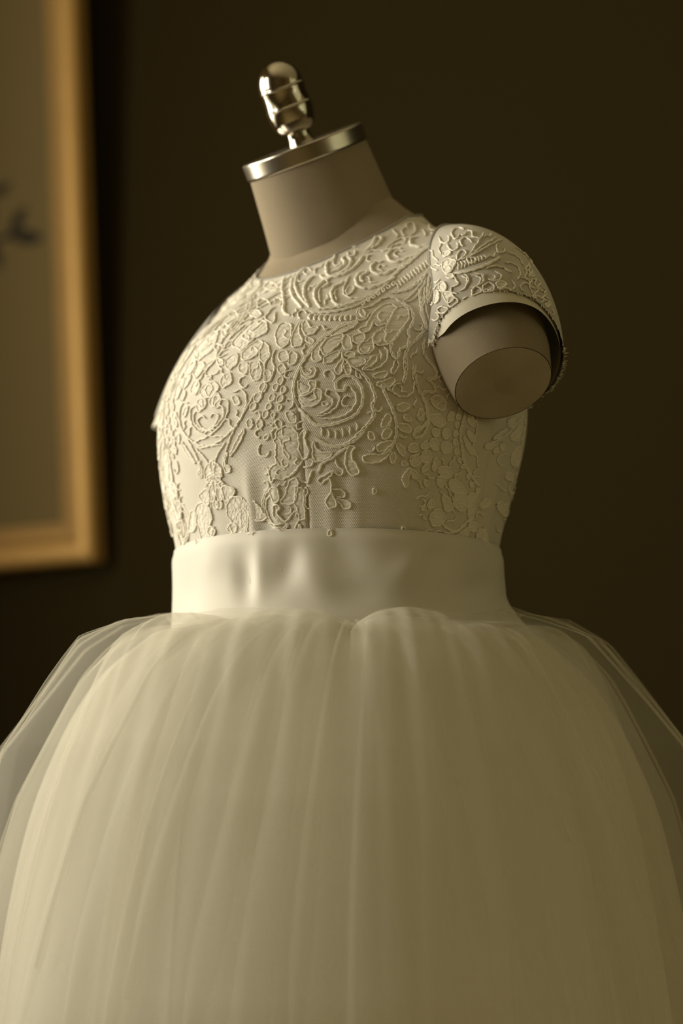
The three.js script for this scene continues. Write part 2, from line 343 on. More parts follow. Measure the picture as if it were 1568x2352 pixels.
// sash
const sashFolds = [      // [direction, height, half width in degrees, half height, tilt, depth]
  [11, -0.024, 4, 0.013, 0.25, -0.003], [17, -0.02, 3, 0.016, 0, 0.0016], [27, -0.019, 4.5, 0.012, -0.3, -0.003], [36, -0.026, 5, 0.014, 0.5, 0.0022], [45, -0.012, 6, 0.016, 0.6, -0.0024],
  [50, -0.036, 8, 0.008, 0.2, -0.0016], [66, -0.02, 6, 0.012, -0.6, 0.0022], [74, -0.013, 5, 0.01, -0.5, -0.002], [94, -0.026, 9, 0.008, -0.4, -0.0022], [105, -0.014, 7, 0.012, -0.3, 0.0018], [-20, -0.03, 7, 0.014, 0.2, -0.0016], [-4, -0.012, 7, 0.01, 0.1, 0.0012]];
mesh('sash', grid(300, 40, (u, v) => {
  const az = (u - 0.5) * 360, back = 0.5 - 0.5 * Math.cos(R(az)), top = 0.0025 - 0.0045 * back, y = lerp(-0.064, top, v), w = V(Math.sin(R(az)), 0, Math.cos(R(az)));
  const p = hit(V(0, y, 0), w, body, 0.003);
  let d = 0;
  for (const [c, h, wd, hh, tilt, depth] of sashFolds) { const dy = (y - h) / hh, da = (az - c) / wd + tilt * dy; d += depth * Math.exp(-da * da - dy * dy); }
  d += 0.002 * smooth(-y, 0.002, 0.03) * bump(az, 130, 45) + 0.021 * smooth(-y, 0.026, 0.06) * bump(az, 138, 40) - 0.0018 * bump(v, 1, 0.06);
  return p.addScaledVector(w, d);
}, true), M.satin, dress, 'wide ivory satin sash');

// ---------------------------------------------------------------- the lace: raised cords and filled shapes that lie on the bodice and the sleeve
// The drawing is laid out in the plane of the photograph, dropped onto the cloth and built there as relief; the dress is symmetrical, so each motif is repeated on the other side.
const cloth = { bodice: new MeshBVH(grid(360, 130, bodicePoint, true)), sleeve: new MeshBVH(sleeveShapes.near.clone()) };
const eye = camera.position.clone().applyMatrix4(toBody);
let on = 'bodice', frame = [0, 0, 1];
const F = (x, y, s) => { frame = [x, y, s]; };
function drop(x, y) {                     // a point of the drawing -> where it lies on the cloth, and the cloth's normal there
  const d = V(x / 784 - 1, 1 - y / 1176, 0.5).unproject(camera).applyMatrix4(toBody).sub(eye).normalize();
  const h = cloth[on].raycastFirst(new THREE.Ray(eye, d), THREE.DoubleSide);
  if (!h) return null;
  const n = h.face.normal.clone();
  if (n.dot(d) > 0) n.negate();
  return { p: h.point, n };
}
const smoothLine = (xy, closed, step = 3) => {
  const pts = [];
  for (let i = 0; i < xy.length; i += 2) pts.push(V(frame[0] + xy[i] / frame[2], frame[1] + xy[i + 1] / frame[2], 0));
  const c = new THREE.CatmullRomCurve3(pts, closed, 'centripetal'), n = Math.max(6, Math.round(c.getLength() / step));
  return c.getSpacedPoints(n);
};
let cords = [], fills = [], edges = new Set();
const drawnOn = { bodice: [], sleeve: [] };
function cordAlong(line, closed, radius = 0.0006, lift = 0.0005) {
  const w = rr(0, 9);
  for (const q of line) drawnOn[on].push(q.x, q.y);
  let at = line.map((q, i) => drop(q.x + 0.7 * Math.sin(i * 0.9 + w) + 0.5 * Math.sin(i * 2.3 + w), q.y + 0.7 * Math.cos(i * 1.1 + w))).filter(Boolean);
  let run = [], best = [];
  for (const h of at) { if (run.length && h.p.distanceTo(run[run.length - 1].p) > 0.007) run = []; run.push(h); if (run.length > best.length) best = run; }
  at = best;
  if (at.length < 4) return;
  const pos = [], nor = [], idx = [], K = 6, n = at.length;
  for (let i = 0; i < n; i++) {
    const a = at[Math.max(i - 1, 0)].p, b = at[Math.min(i + 1, n - 1)].p, t = b.clone().sub(a).normalize(), N = at[i].n, B = t.clone().cross(N).normalize();
    const end = closed ? 1 : Math.min(1, 0.35 + 0.4 * Math.min(i, n - 1 - i)), r = radius * end * (0.9 + 0.2 * Math.sin(i * 1.7 + w));
    for (let k = 0; k < K; k++) {
      const g = k / K * 2 * Math.PI, dir = B.clone().multiplyScalar(Math.cos(g)).addScaledVector(N, Math.sin(g));
      const q = at[i].p.clone().addScaledVector(N, lift).addScaledVector(dir, r);
      pos.push(q.x, q.y, q.z); nor.push(dir.x, dir.y, dir.z);
    }
    if (i) for (let k = 0; k < K; k++) { const c = (i - 1) * K + k, d = (i - 1) * K + (k + 1) % K; idx.push(c, d + K, d, c, c + K, d + K); }
  }
  const g = new THREE.BufferGeometry();
  g.setAttribute('position', new THREE.Float32BufferAttribute(pos, 3)); g.setAttribute('normal', new THREE.Float32BufferAttribute(nor, 3)); g.setIndex(idx);
  cords.push(g);
}
function fillIn(line, lift = 0.0005) {     // cloth inside a closed line, in rings from its middle
  const n = line.length - 1, c = V(); let area = 0;
  for (let i = 0; i < n; i++) { const a = line[i], b = line[i + 1], k = a.x * b.y - b.x * a.y; area += k; c.x += (a.x + b.x) * k; c.y += (a.y + b.y) * k; }
  if (Math.abs(area) < 1) return;
  c.multiplyScalar(1 / (3 * area));
  const rings = [0, 0.34, 0.67, 0.93, 1], pos = [], uv = [], idx = [];
  for (const [j, k] of rings.entries()) for (let i = 0; i <= n; i++) {
    const q = line[i], h = drop(lerp(c.x, q.x, k), lerp(c.y, q.y, k));
    if (!h) return;
    const p = h.p.addScaledVector(h.n, k === 1 ? -0.0002 : lift);
    pos.push(p.x, p.y, p.z); uv.push(p.x * 11 + p.z * 7, p.y * 11);
    if (j && i) { const w = n + 1, a = (j - 1) * w + i - 1, b = j * w + i - 1; idx.push(a, b, b + 1, a, b + 1, a + 1); }
  }
  const g = new THREE.BufferGeometry();
  g.setAttribute('position', new THREE.Float32BufferAttribute(pos, 3)); g.setAttribute('uv', new THREE.Float32BufferAttribute(uv, 2)); g.setIndex(idx);
  g.computeVertexNormals();
  fills.push(g);
}
const k = (...xy) => cordAlong(smoothLine(xy, false), false);                                     // a cord
const thick = (...xy) => cordAlong(smoothLine(xy, false), false, 0.0011, 0.0005);                 // a padded cord
const o = (...xy) => { const l = smoothLine(xy, true), n = cords.length; fillIn(l); cordAlong(l, true); for (const c of cords.slice(n)) edges.add(c); };          // a filled shape edged with cord
const e = (...xy) => cordAlong(smoothLine(xy, true), true);                                       // an open ring of cord
const kk = (gap, ...xy) => { const l = smoothLine(xy, false); for (const s of [-1, 1]) cordAlong(l.map((q, i) => { const a = l[Math.max(i - 1, 0)], b = l[Math.min(i + 1, l.length - 1)], d = b.clone().sub(a).normalize(); return V(q.x - d.y * gap * s, q.y + d.x * gap * s, 0); }), false); };
const dot = (x, y, r, t = 1.25, a = 0) => { const p = []; for (let i = 0; i < 7; i++) { const g = i / 7 * 2 * Math.PI, c = r * Math.cos(g), s = r * t * Math.sin(g); p.push(x + c * Math.cos(a) - s * Math.sin(a), y + c * Math.sin(a) + s * Math.cos(a)); } o(...p); };
const petals = (x, y, r, n, a0 = 0) => { for (let i = 0; i < n; i++) { const a = a0 + i / n * 2 * Math.PI; dot(x + r * Math.cos(a), y + r * Math.sin(a), r * 0.62, 1.3, a - Math.PI / 2); } };
const otherSide = { cords: [], fills: [] };
function motif(name, draw, where = 'bodice', mirror = true) {
  on = where; cords = []; fills = [];
  draw();
  const g = new THREE.Group(); g.name = numbered(name); dress.add(g);
  for (const f of fills) mesh(/leaf|vine|sprig/.test(name) ? 'lace_leaf' : 'lace_petal', f, M.lace, g);
  for (const c of cords) mesh(edges.has(c) ? 'cord_outline' : 'cord', c, M.cord, g);
  if (mirror) { otherSide.cords.push(...cords); otherSide.fills.push(...fills); }
}

// -- the large curled leaf on the chest, between the neck and the arm
motif('lace_scroll', () => {
  F(660, 680, 4.3556);
  kk(1.6, 700, 225, 690, 270, 560, 292, 430, 380, 330, 440, 245, 540, 170, 640, 110, 750, 70, 860, 60, 960, 80, 1050, 130, 1140, 200, 1210, 280, 1285, 420, 1292, 560, 1250, 680, 1190, 740, 1100, 755, 990, 735, 900, 690, 840, 640, 808, 560, 808, 500, 850, 480, 900, 510, 945, 560, 950, 585, 910, 600, 880);
  k(600, 880, 640, 920, 680, 980, 690, 1050, 650, 1130, 580, 1190, 460, 1225, 300, 1222);
  k(300, 1190, 400, 1140, 450, 1080, 455, 1040, 420, 1010, 385, 990, 390, 950, 430, 940, 490, 965, 520, 1010, 510, 1080, 460, 1140, 370, 1190, 290, 1205);
  o(110, 850, 115, 930, 150, 980, 210, 960, 235, 910, 215, 880, 245, 850, 290, 860, 285, 910, 230, 970, 130, 1000);
  o(115, 1000, 150, 1040, 220, 1055, 290, 1020, 265, 960, 290, 930, 335, 940, 345, 1000, 320, 1060, 260, 1100, 180, 1105, 130, 1060);
  o(150, 720, 170, 780, 220, 790, 245, 760, 230, 730, 270, 720, 290, 750, 270, 800, 220, 830, 160, 810, 140, 760);
  o(440, 380, 560, 310, 690, 255, 700, 280, 560, 370, 450, 400);
  o(360, 470, 450, 410, 560, 385, 545, 450, 470, 530, 380, 590, 345, 570);
  k(460, 440, 520, 425, 560, 440, 490, 470);
  o(250, 560, 340, 450, 400, 420, 330, 520, 320, 580, 340, 640, 270, 660, 250, 620);
});
motif('lace_leaf_spray', () => {
  F(660, 680, 4.3556);
  o(370, 620, 420, 590, 510, 555, 530, 560, 490, 620, 420, 670, 365, 670);
  o(545, 570, 550, 630, 500, 690, 475, 750, 500, 785, 540, 770, 550, 700, 560, 680);
  o(570, 690, 600, 680, 640, 720, 620, 790, 580, 760);
  o(650, 710, 600, 640, 720, 620, 780, 640, 770, 680, 700, 710);
  o(780, 700, 850, 610, 890, 600, 885, 660, 820, 710, 750, 740);
  k(540, 555, 560, 620, 640, 700, 740, 760);
  k(960, 500, 1000, 560, 990, 640, 940, 700, 850, 740, 760, 742);
  k(920, 540, 940, 600, 930, 650);
  kk(1.8, 740, 760, 820, 860, 860, 950, 880, 1030, 850, 1090, 860, 1150, 870, 1200, 800, 1290, 720, 1370, 640, 1450, 530, 1500, 400, 1490, 280, 1420);
  o(850, 805, 940, 765, 1000, 770, 985, 810, 930, 825);
  o(890, 880, 960, 855, 1040, 825, 1075, 850, 1040, 900, 940, 920);
  k(680, 740, 700, 810, 740, 830, 720, 780);
  for (const [a, b] of [[330, 1340], [400, 1360], [470, 1370], [540, 1350], [610, 1330], [680, 1290]]) k(a, b - 30, a + 20, b, a + 10, b + 60);
});
motif('lace_flower', () => {
  F(660, 680, 4.3556);
  o(655, 410, 720, 385, 760, 380, 770, 440, 720, 480, 660, 460);
  o(750, 470, 710, 530, 720, 570, 800, 580, 850, 550, 865, 490, 840, 430, 790, 460);
  o(560, 420, 600, 390, 640, 460, 640, 530, 590, 540, 555, 500);
  o(570, 590, 640, 560, 675, 580, 660, 615, 600, 605);
});
motif('lace_petal_cluster', () => {
  F(660, 680, 4.3556);
  o(970, 95, 880, 155, 820, 235, 780, 310, 710, 340, 740, 370, 820, 350, 860, 265, 900, 300, 990, 280, 1050, 180, 1090, 120, 1040, 85);
  o(1090, 125, 1040, 215, 1000, 290, 870, 390, 850, 430, 890, 490, 1000, 490, 1080, 420, 1160, 310, 1215, 220, 1190, 120);
  kk(1.5, 1160, 310, 1100, 400, 1040, 480, 1035, 560, 1095, 635, 1125, 540, 1190, 510, 1220, 410, 1205, 370, 1255, 250, 1240, 150, 1180, 90, 1140, 65);
  k(690, 180, 720, 130, 800, 120, 850, 100, 960, 30, 1050, 20, 1140, 65);
  k(690, 200, 700, 240, 770, 240, 830, 170);
  k(1095, 635, 1110, 700, 1060, 780, 1040, 770, 1080, 640);
});
motif('lace_vine', () => {
  F(660, 680, 4.3556);
  kk(2, 1370, 0, 1340, 180, 1380, 300, 1300, 430, 1220, 500, 1180, 590, 1190, 700, 1180, 800, 1150, 880);
  k(1310, 0, 1350, 120, 1360, 220, 1400, 320);
  k(1160, 590, 1160, 700, 1170, 800);
  k(1260, 680, 1250, 780, 1265, 900, 1240, 980, 1160, 1010, 1080, 980, 1050, 930, 1075, 890, 1140, 880);
  kk(1.5, 1370, 420, 1360, 560, 1400, 640, 1470, 720, 1490, 790, 1470, 830, 1400, 830, 1460, 890, 1470, 960, 1380, 960, 1340, 990, 1290, 870, 1265, 690);
  kk(1.6, 1340, 990, 1380, 1080, 1390, 1180, 1400, 1240, 1340, 1320, 1270, 1370);
  o(1430, 1050, 1460, 1000, 1540, 1010, 1580, 1080, 1555, 1140, 1490, 1120);
  o(1310, 1150, 1330, 1130, 1345, 1190, 1325, 1240);
});
motif('lace_vine', () => {
  F(820, 900, 3.7333);
  kk(1.6, 300, 0, 215, -60, 250, 40, 290, 120, 330, 250, 330, 380, 290, 480, 200, 545);
  o(200, 540, 110, 538, 50, 560, 60, 598, 150, 610, 230, 580, 290, 500);
  o(165, 480, 205, 440, 310, 425, 240, 500, 185, 510);
  o(335, 440, 380, 460, 410, 510, 400, 550, 350, 500);
  o(340, 130, 400, 98, 450, 120, 420, 160, 360, 165);
  o(350, 285, 420, 280, 465, 320, 440, 350, 370, 325);
  o(205, 290, 265, 185, 290, 250, 230, 305);
  o(210, 380, 250, 320, 300, 340, 240, 410);
  o(285, 540, 320, 520, 325, 590, 300, 615);
  k(290, 250, 275, 300, 215, 330);
});
motif('lace_leaf_spray', () => {
  F(820, 900, 3.7333);
  kk(1.4, 545, 20, 590, 120, 612, 230, 580, 290, 500, 320, 485, 370, 512, 395, 570, 360, 600, 290, 622, 200);
  o(622, 210, 690, 195, 750, 260, 720, 300, 650, 275);
  o(640, 50, 700, 35, 760, 100, 740, 155, 680, 140);
  o(515, 220, 550, 140, 570, 210, 550, 245);
  o(385, 740, 415, 690, 455, 645, 435, 750, 420, 820);
  o(378, 595, 440, 620, 395, 630);
  o(460, 660, 510, 700, 505, 750, 470, 720);
  k(460, 640, 480, 560, 540, 520);
});
motif('lace_flower', () => {
  F(820, 900, 3.7333);
  o(435, 485, 485, 440, 525, 490, 500, 515, 455, 515); o(540, 480, 580, 425, 620, 460, 575, 490);
  o(450, 575, 490, 540, 540, 560, 530, 620, 480, 637); o(550, 530, 590, 500, 630, 550, 610, 610, 560, 600);
});
motif('lace_flower', () => {
  F(820, 900, 3.7333);
  o(640, 335, 680, 315, 700, 360, 670, 390); o(725, 345, 760, 315, 790, 365, 760, 400, 735, 390);
  o(620, 430, 660, 400, 695, 450, 680, 500, 640, 490); o(715, 455, 760, 430, 805, 465, 790, 510, 740, 525);
});
motif('lace_border', () => {
  F(820, 900, 3.7333);
  for (const [x, y, r] of [[880, 150, 16], [862, 212, 18], [850, 282, 18], [840, 355, 20], [836, 430, 18], [846, 510, 18], [872, 585, 15], [900, 640, 13], [948, 725, 15], [975, 790, 17], [1028, 845, 17]]) dot(x, y, r, 1.35);
  kk(1.6, 935, 140, 900, 260, 880, 350, 895, 480, 910, 590, 950, 680, 1040, 810);
  k(1022, 200, 1020, 300, 1008, 370, 985, 520, 1015, 545, 1030, 660);
  o(960, 170, 1010, 275, 990, 300, 945, 245);
  o(905, 380, 960, 460, 1000, 500, 985, 540, 930, 470);
  o(940, 330, 1000, 390, 1000, 430, 950, 390);
});
motif('lace_flower', () => {
  F(820, 900, 3.7333);
  o(680, 740, 720, 725, 745, 770, 720, 815, 688, 790); o(790, 760, 850, 760, 920, 860, 840, 870, 790, 820);
  o(730, 885, 790, 920, 810, 1010, 760, 1020, 735, 960); o(820, 890, 920, 875, 940, 960, 900, 1020, 840, 990);
  o(955, 880, 1025, 875, 992, 960, 992, 1060, 955, 1080, 945, 960); o(620, 1060, 690, 1005, 740, 1060, 722, 1130, 650, 1150);
  kk(1.3, 720, 1130, 830, 1200, 930, 1120, 990, 1080); k(700, 850, 760, 900, 830, 1040); k(740, 780, 780, 840, 800, 900);
  o(690, 660, 760, 640, 800, 700, 760, 740, 710, 710);
  o(640, 660, 668, 570, 690, 600, 662, 680); o(600, 960, 640, 920, 650, 980, 615, 1000); dot(570, 1000, 16);
});
motif('lace_flower', () => {
  F(820, 900, 3.7333);
  o(540, 1310, 560, 1220, 640, 1180, 600, 1250, 575, 1310); o(630, 1250, 690, 1190, 720, 1240, 700, 1310, 650, 1310);
  o(830, 1270, 880, 1210, 960, 1160, 900, 1300, 845, 1320); o(950, 1120, 1020, 1130, 1000, 1200, 960, 1180);
  o(1030, 1190, 1070, 1180, 1065, 1330, 1020, 1290); o(1080, 1160, 1112, 1300, 1092, 1350); o(730, 1210, 820, 1230, 800, 1310, 740, 1310);
});
motif('lace_sprig', () => { F(820, 900, 3.7333); dot(150, 850, 16, 1.6); });
motif('lace_sprig', () => { F(820, 900, 3.7333); dot(395, 1180, 16, 1.6); });
motif('lace_sprig', () => { F(820, 900, 3.7333); k(10, 1265, 10, 1225, 30, 1240, 60, 1235, 70, 1270); });
motif('lace_leaf_spray', () => {
  F(820, 900, 3.7333);
  o(1085, 470, 1150, 430, 1185, 450, 1125, 490); o(1160, 405, 1200, 360, 1275, 315, 1215, 390); o(1280, 260, 1330, 225, 1345, 280, 1300, 300);
  o(1160, 525, 1190, 470, 1205, 510); o(1180, 205, 1260, 190, 1240, 240, 1190, 240); o(1305, 390, 1350, 330, 1400, 270, 1360, 420);
  k(1100, 470, 1220, 400, 1330, 310, 1420, 200); k(1220, 440, 1225, 500); o(1230, 440, 1260, 460, 1245, 500, 1225, 480);
  o(1310, 560, 1380, 470, 1395, 560, 1340, 640); o(1260, 710, 1310, 690, 1325, 760, 1275, 745); o(1190, 965, 1230, 940, 1255, 1060, 1215, 1025);
  k(1440, 180, 1430, 300, 1400, 450, 1380, 600, 1350, 760, 1330, 900, 1290, 1060); o(1240, 980, 1285, 960, 1280, 1060, 1250, 1060); o(1300, 780, 1350, 740, 1345, 860, 1305, 870);
});

// -- the flowers beside the front seam
motif('lace_flower', () => {
  F(580, 940, 6.0308);
  o(410, 250, 540, 245, 620, 330, 640, 450, 650, 600, 690, 690, 650, 780, 520, 920, 420, 970, 300, 960, 275, 1015, 240, 900, 260, 800, 330, 760, 320, 640, 330, 500, 300, 440, 330, 400, 330, 330);
  k(275, 400, 270, 320, 310, 270, 360, 260, 310, 190, 360, 145, 410, 180, 412, 300, 430, 370, 520, 390, 515, 430, 440, 450, 440, 540, 515, 640, 510, 690, 450, 640, 420, 520, 380, 420, 330, 370);
  k(330, 490, 330, 680, 370, 770, 455, 830, 420, 840);
  o(650, 360, 740, 290, 730, 420, 780, 590, 760, 660, 695, 700, 690, 620, 655, 500);
  k(690, 740, 700, 790, 790, 800); k(520, 930, 600, 860, 650, 780);
});
motif('lace_flower', () => {
  F(580, 940, 6.0308);
  o(520, 990, 600, 955, 640, 1000, 625, 1060, 590, 1080, 600, 1180, 570, 1300, 440, 1310, 385, 1275, 450, 1200, 480, 1100);
  k(640, 970, 770, 1020, 790, 940, 830, 850);
  o(600, 1120, 605, 1060, 630, 1065, 628, 1120, 600, 1210, 580, 1290); o(585, 1300, 625, 1380, 645, 1480, 660, 1530, 722, 1520, 725, 1410, 708, 1300, 718, 1120, 690, 1090, 640, 1100, 610, 1220);
  k(710, 1300, 715, 1120, 750, 1075, 768, 1130, 740, 1220, 735, 1340, 790, 1380);
  o(270, 1085, 330, 1090, 365, 1180, 350, 1280, 305, 1300, 275, 1230, 240, 1160);
  kk(1.8, 250, 1080, 170, 1200, 150, 1350, 200, 1500, 280, 1600, 350, 1650, 430, 1660, 500, 1590);
  k(270, 1180, 205, 1250, 190, 1340, 220, 1460, 300, 1590, 420, 1590); k(300, 1500, 295, 1340, 340, 1325, 380, 1370, 340, 1430, 400, 1510, 460, 1555, 580, 1420, 612, 1420, 600, 1500);
});
motif('lace_leaf_spray', () => {
  F(580, 940, 6.0308);
  k(650, 1540, 600, 1620, 610, 1720, 665, 1840); k(650, 1580, 700, 1680, 760, 1700, 820, 1650); o(650, 1590, 690, 1690, 690, 1790, 640, 1740);
  k(540, 1840, 580, 1760, 620, 1790, 605, 1840); k(700, 1830, 720, 1730, 750, 1830);
});
motif('lace_sprig', () => {
  F(580, 940, 6.0308);
  kk(1.4, 850, 385, 950, 450, 1080, 510, 1200, 520, 1330, 480, 1460, 400, 1568, 270);
  o(845, 455, 900, 555, 1000, 600, 1100, 600, 1090, 640, 1000, 700, 865, 715);
  o(1330, 520, 1290, 650, 1290, 780, 1340, 880, 1410, 920, 1470, 880, 1450, 790, 1390, 700, 1370, 610, 1420, 520);
  kk(1, 1320, 520, 1200, 600, 1100, 680, 980, 740, 930, 820, 910, 890);
});
motif('lace_sprig', () => {
  F(580, 940, 6.0308);
  k(1150, 680, 1170, 780, 1250, 840, 1240, 900, 1200, 920, 1120, 860, 1080, 930, 1040, 960);
  k(1100, 850, 1000, 920, 920, 960, 915, 1010, 960, 1030, 1030, 970, 1070, 960, 1090, 1060, 1095, 1150);
  o(1095, 1160, 1040, 1220, 1020, 1310, 1080, 1370, 1160, 1330, 1150, 1260, 1120, 1220);
  k(1100, 1110, 1200, 1110, 1280, 1150, 1270, 1210, 1200, 1220, 1150, 1200); o(1160, 1240, 1190, 1280, 1290, 1380, 1360, 1350, 1350, 1290, 1270, 1260);
});
motif('lace_sprig', () => { F(580, 940, 6.0308); dot(1072, 1720, 26, 1.6); });

// -- the curls below the neckline
motif('lace_neckline_scroll', () => {
  F(640, 500, 3.5636);
  for (const l of [[215, 415, 150, 490, 138, 570, 180, 660, 250, 735], [290, 478, 222, 550, 207, 640, 250, 735], [60, 480, 32, 560, 42, 680, 50, 790, 95, 800], [140, 460, 105, 540, 110, 640, 190, 740]]) thick(...l);
  thick(400, 530, 395, 515, 325, 565, 292, 630, 312, 700, 345, 740); thick(400, 530, 400, 555, 345, 585);
  thick(520, 520, 515, 545, 455, 572, 432, 620, 442, 680, 480, 718, 560, 718, 650, 690);
  k(340, 585, 330, 640, 345, 700); k(470, 590, 460, 640, 480, 690);
  k(580, 480, 540, 560, 530, 620, 570, 655, 660, 662);
});
motif('lace_neckline_scroll', () => {
  F(640, 500, 3.5636);
  thick(725, 440, 660, 460, 630, 520, 660, 572, 740, 580, 840, 552, 955, 495); thick(725, 440, 715, 465, 680, 482, 668, 512, 700, 530);
  thick(860, 362, 790, 372, 755, 420, 790, 462, 870, 462, 955, 418); k(880, 400, 830, 397, 815, 425, 850, 440);
  thick(1000, 255, 920, 272, 890, 320, 930, 366, 1010, 352, 1095, 318); k(1030, 275, 960, 283, 945, 310, 990, 325);
  thick(1130, 165, 1080, 182, 1080, 222, 1150, 242, 1235, 218); k(1280, 112, 1250, 130, 1290, 150, 1390, 128); k(1170, 100, 1200, 130, 1200, 160);
});
motif('lace_neckline_scroll', () => {
  F(640, 500, 3.5636);
  thick(462, 305, 450, 350, 402, 372, 392, 440, 412, 482, 500, 462, 572, 410, 592, 352, 562, 322, 520, 335, 542, 372, 500, 420, 430, 452);
  thick(692, 320, 640, 392, 560, 452, 450, 492, 370, 500, 335, 470);
  k(700, 292, 780, 272, 880, 272, 960, 222, 1040, 212); thick(712, 280, 770, 222, 792, 165, 840, 172, 830, 205, 752, 270); k(620, 205, 610, 240, 642, 240); k(925, 95, 970, 150, 962, 172);
  k(880, 252, 960, 192, 1030, 172, 1042, 192, 960, 232);
});
motif('lace_border', () => {
  F(640, 500, 3.5636);
  kk(1.2, 240, 772, 420, 777, 560, 747, 680, 702, 800, 622, 880, 547, 980, 442, 1080, 362, 1200, 262, 1330, 192, 1480, 115);
  kk(1.2, 320, 752, 500, 732, 620, 702, 720, 652, 830, 592, 900, 522, 1000, 412, 1120, 312, 1250, 222, 1400, 152);
  kk(1.4, 920, 622, 1050, 592, 1150, 522, 1230, 432, 1330, 302, 1450, 202);
  for (let i = 0; i < 7; i++) { const t = i / 6; e(lerp(690, 940, t) - 14, lerp(705, 545, t), lerp(690, 940, t), lerp(690, 530, t), lerp(690, 940, t) + 14, lerp(705, 545, t), lerp(690, 940, t), lerp(722, 562, t)); }
  for (let i = 0; i < 13; i++) { const t = i / 12, x = lerp(960, 1260, t), y = lerp(540, 320, t); k(x - 8, y - 10, x + 10, y + 16, x + 22, y + 40); }
  for (let i = 0; i < 9; i++) { const x = 270 + i * 42, y = 800 + 14 * Math.sin(i * 0.3); thick(x, y - 8, x - 16, y + 14, x - 12, y + 34); }
});
motif('lace_vine', () => {
  F(640, 500, 3.5636);
  k(1020, 690, 1080, 640, 1150, 560, 1200, 480); k(1030, 700, 1100, 670, 1160, 600, 1210, 500); kk(1.2, 1150, 580, 1160, 700, 1190, 850, 1220, 927); k(1190, 570, 1200, 720, 1230, 850);
  k(1240, 430, 1212, 600, 1215, 720); k(1262, 400, 1225, 560, 1226, 700); k(1300, 430, 1245, 560, 1236, 700); k(1310, 460, 1262, 560, 1246, 680);
});

// -- the chain of small shapes down the front
motif('lace_flower', () => {
  F(340, 620, 3.92);
  o(1150, 590, 1200, 490, 1280, 490, 1290, 580, 1250, 680, 1190, 705); o(1300, 600, 1370, 470, 1360, 560, 1392, 640, 1380, 680, 1300, 692); o(1390, 490, 1430, 460, 1460, 520, 1530, 520, 1500, 570, 1420, 592);
  o(1180, 760, 1230, 730, 1270, 770, 1250, 820, 1190, 822); o(1290, 740, 1340, 760, 1330, 840, 1272, 852); o(1170, 880, 1220, 850, 1242, 900, 1200, 942);
});
motif('lace_leaf_spray', () => {
  F(340, 620, 3.92);
  o(760, 680, 850, 560, 980, 460, 1060, 470, 1070, 560, 960, 622, 850, 722, 800, 702); o(850, 762, 1000, 640, 1040, 662, 960, 782, 860, 812); o(1020, 700, 1060, 660, 1100, 760, 1050, 840, 1010, 800);
  k(880, 430, 760, 600, 640, 780, 520, 920, 430, 1060); k(940, 250, 900, 400, 780, 560, 660, 740); k(920, 250, 860, 420, 740, 580); k(1150, 380, 1130, 480, 1060, 440, 1140, 330);
  o(930, 840, 1000, 830, 1020, 960, 960, 1000, 920, 920); o(830, 850, 900, 850, 880, 940, 830, 920); o(700, 830, 800, 760, 810, 830, 730, 900);
  k(1070, 800, 1050, 900, 1060, 1020, 1020, 1140); k(1150, 720, 1120, 800, 1140, 900, 1110, 980);
});
motif('lace_border', () => {
  F(340, 620, 3.92);
  for (const [x, y, r, a] of [[1195, 1000, 26, 0.4], [1220, 1080, 22, 0.2], [1190, 1160, 26, 0.5], [1150, 1060, 22, 0.3], [1120, 1150, 24, 0.3], [1090, 1230, 22, 0.5], [1060, 1300, 24, 0.3], [1010, 1390, 28, 0.2], [920, 1385, 28, 0], [1080, 960, 36, 0.2], [1040, 1060, 30, 0.3], [990, 1150, 30, 0.4], [950, 1230, 24, 0.4], [1190, 1240, 18, 0.3], [1130, 1310, 18, 0.3]]) dot(x, y, r, 1.5, a);
  o(740, 1680, 800, 1540, 870, 1430, 860, 1490, 790, 1620); k(700, 1650, 760, 1480, 860, 1300, 960, 1120);
});
motif('lace_scroll', () => {
  F(340, 620, 3.92);
  k(600, 1240, 640, 1170, 720, 1180, 720, 1290, 650, 1410, 540, 1500, 420, 1550); k(620, 1250, 660, 1220, 690, 1290, 620, 1400, 500, 1480); k(760, 1110, 850, 1080, 890, 1160, 860, 1300, 760, 1440, 620, 1560, 470, 1610);
  k(560, 1330, 600, 1290, 640, 1320, 580, 1420, 480, 1460); o(520, 1080, 600, 1010, 640, 1060, 560, 1150); o(660, 990, 730, 930, 760, 1000, 680, 1060); o(560, 1180, 640, 1110, 650, 1160, 580, 1230);
  o(440, 1210, 480, 1160, 500, 1230, 460, 1280); o(690, 1700, 720, 1640, 700, 1760, 745, 1800, 720, 1830, 690, 1790);
});
motif('lace_flower', () => {
  F(340, 1000, 3.92);
  o(600, 350, 640, 340, 660, 420, 620, 430); dot(650, 440, 30); dot(690, 545, 28); dot(728, 605, 28); dot(650, 620, 24, 1.6); o(560, 470, 610, 400, 620, 500, 590, 600, 560, 560); o(470, 540, 540, 480, 550, 620, 500, 600);
  k(700, 60, 620, 200, 600, 330, 520, 470); k(680, 180, 710, 260, 745, 290, 740, 320, 700, 310); o(520, 300, 590, 230, 590, 330, 530, 400);
});
motif('lace_flower', () => {
  F(340, 1000, 3.92);
  o(880, 960, 920, 880, 950, 900, 930, 970); o(950, 870, 985, 880, 985, 930, 950, 930); o(985, 900, 1025, 910, 1020, 960, 980, 960); k(780, 830, 830, 880, 850, 960); k(760, 800, 800, 850, 840, 870); dot(860, 985, 20);
});
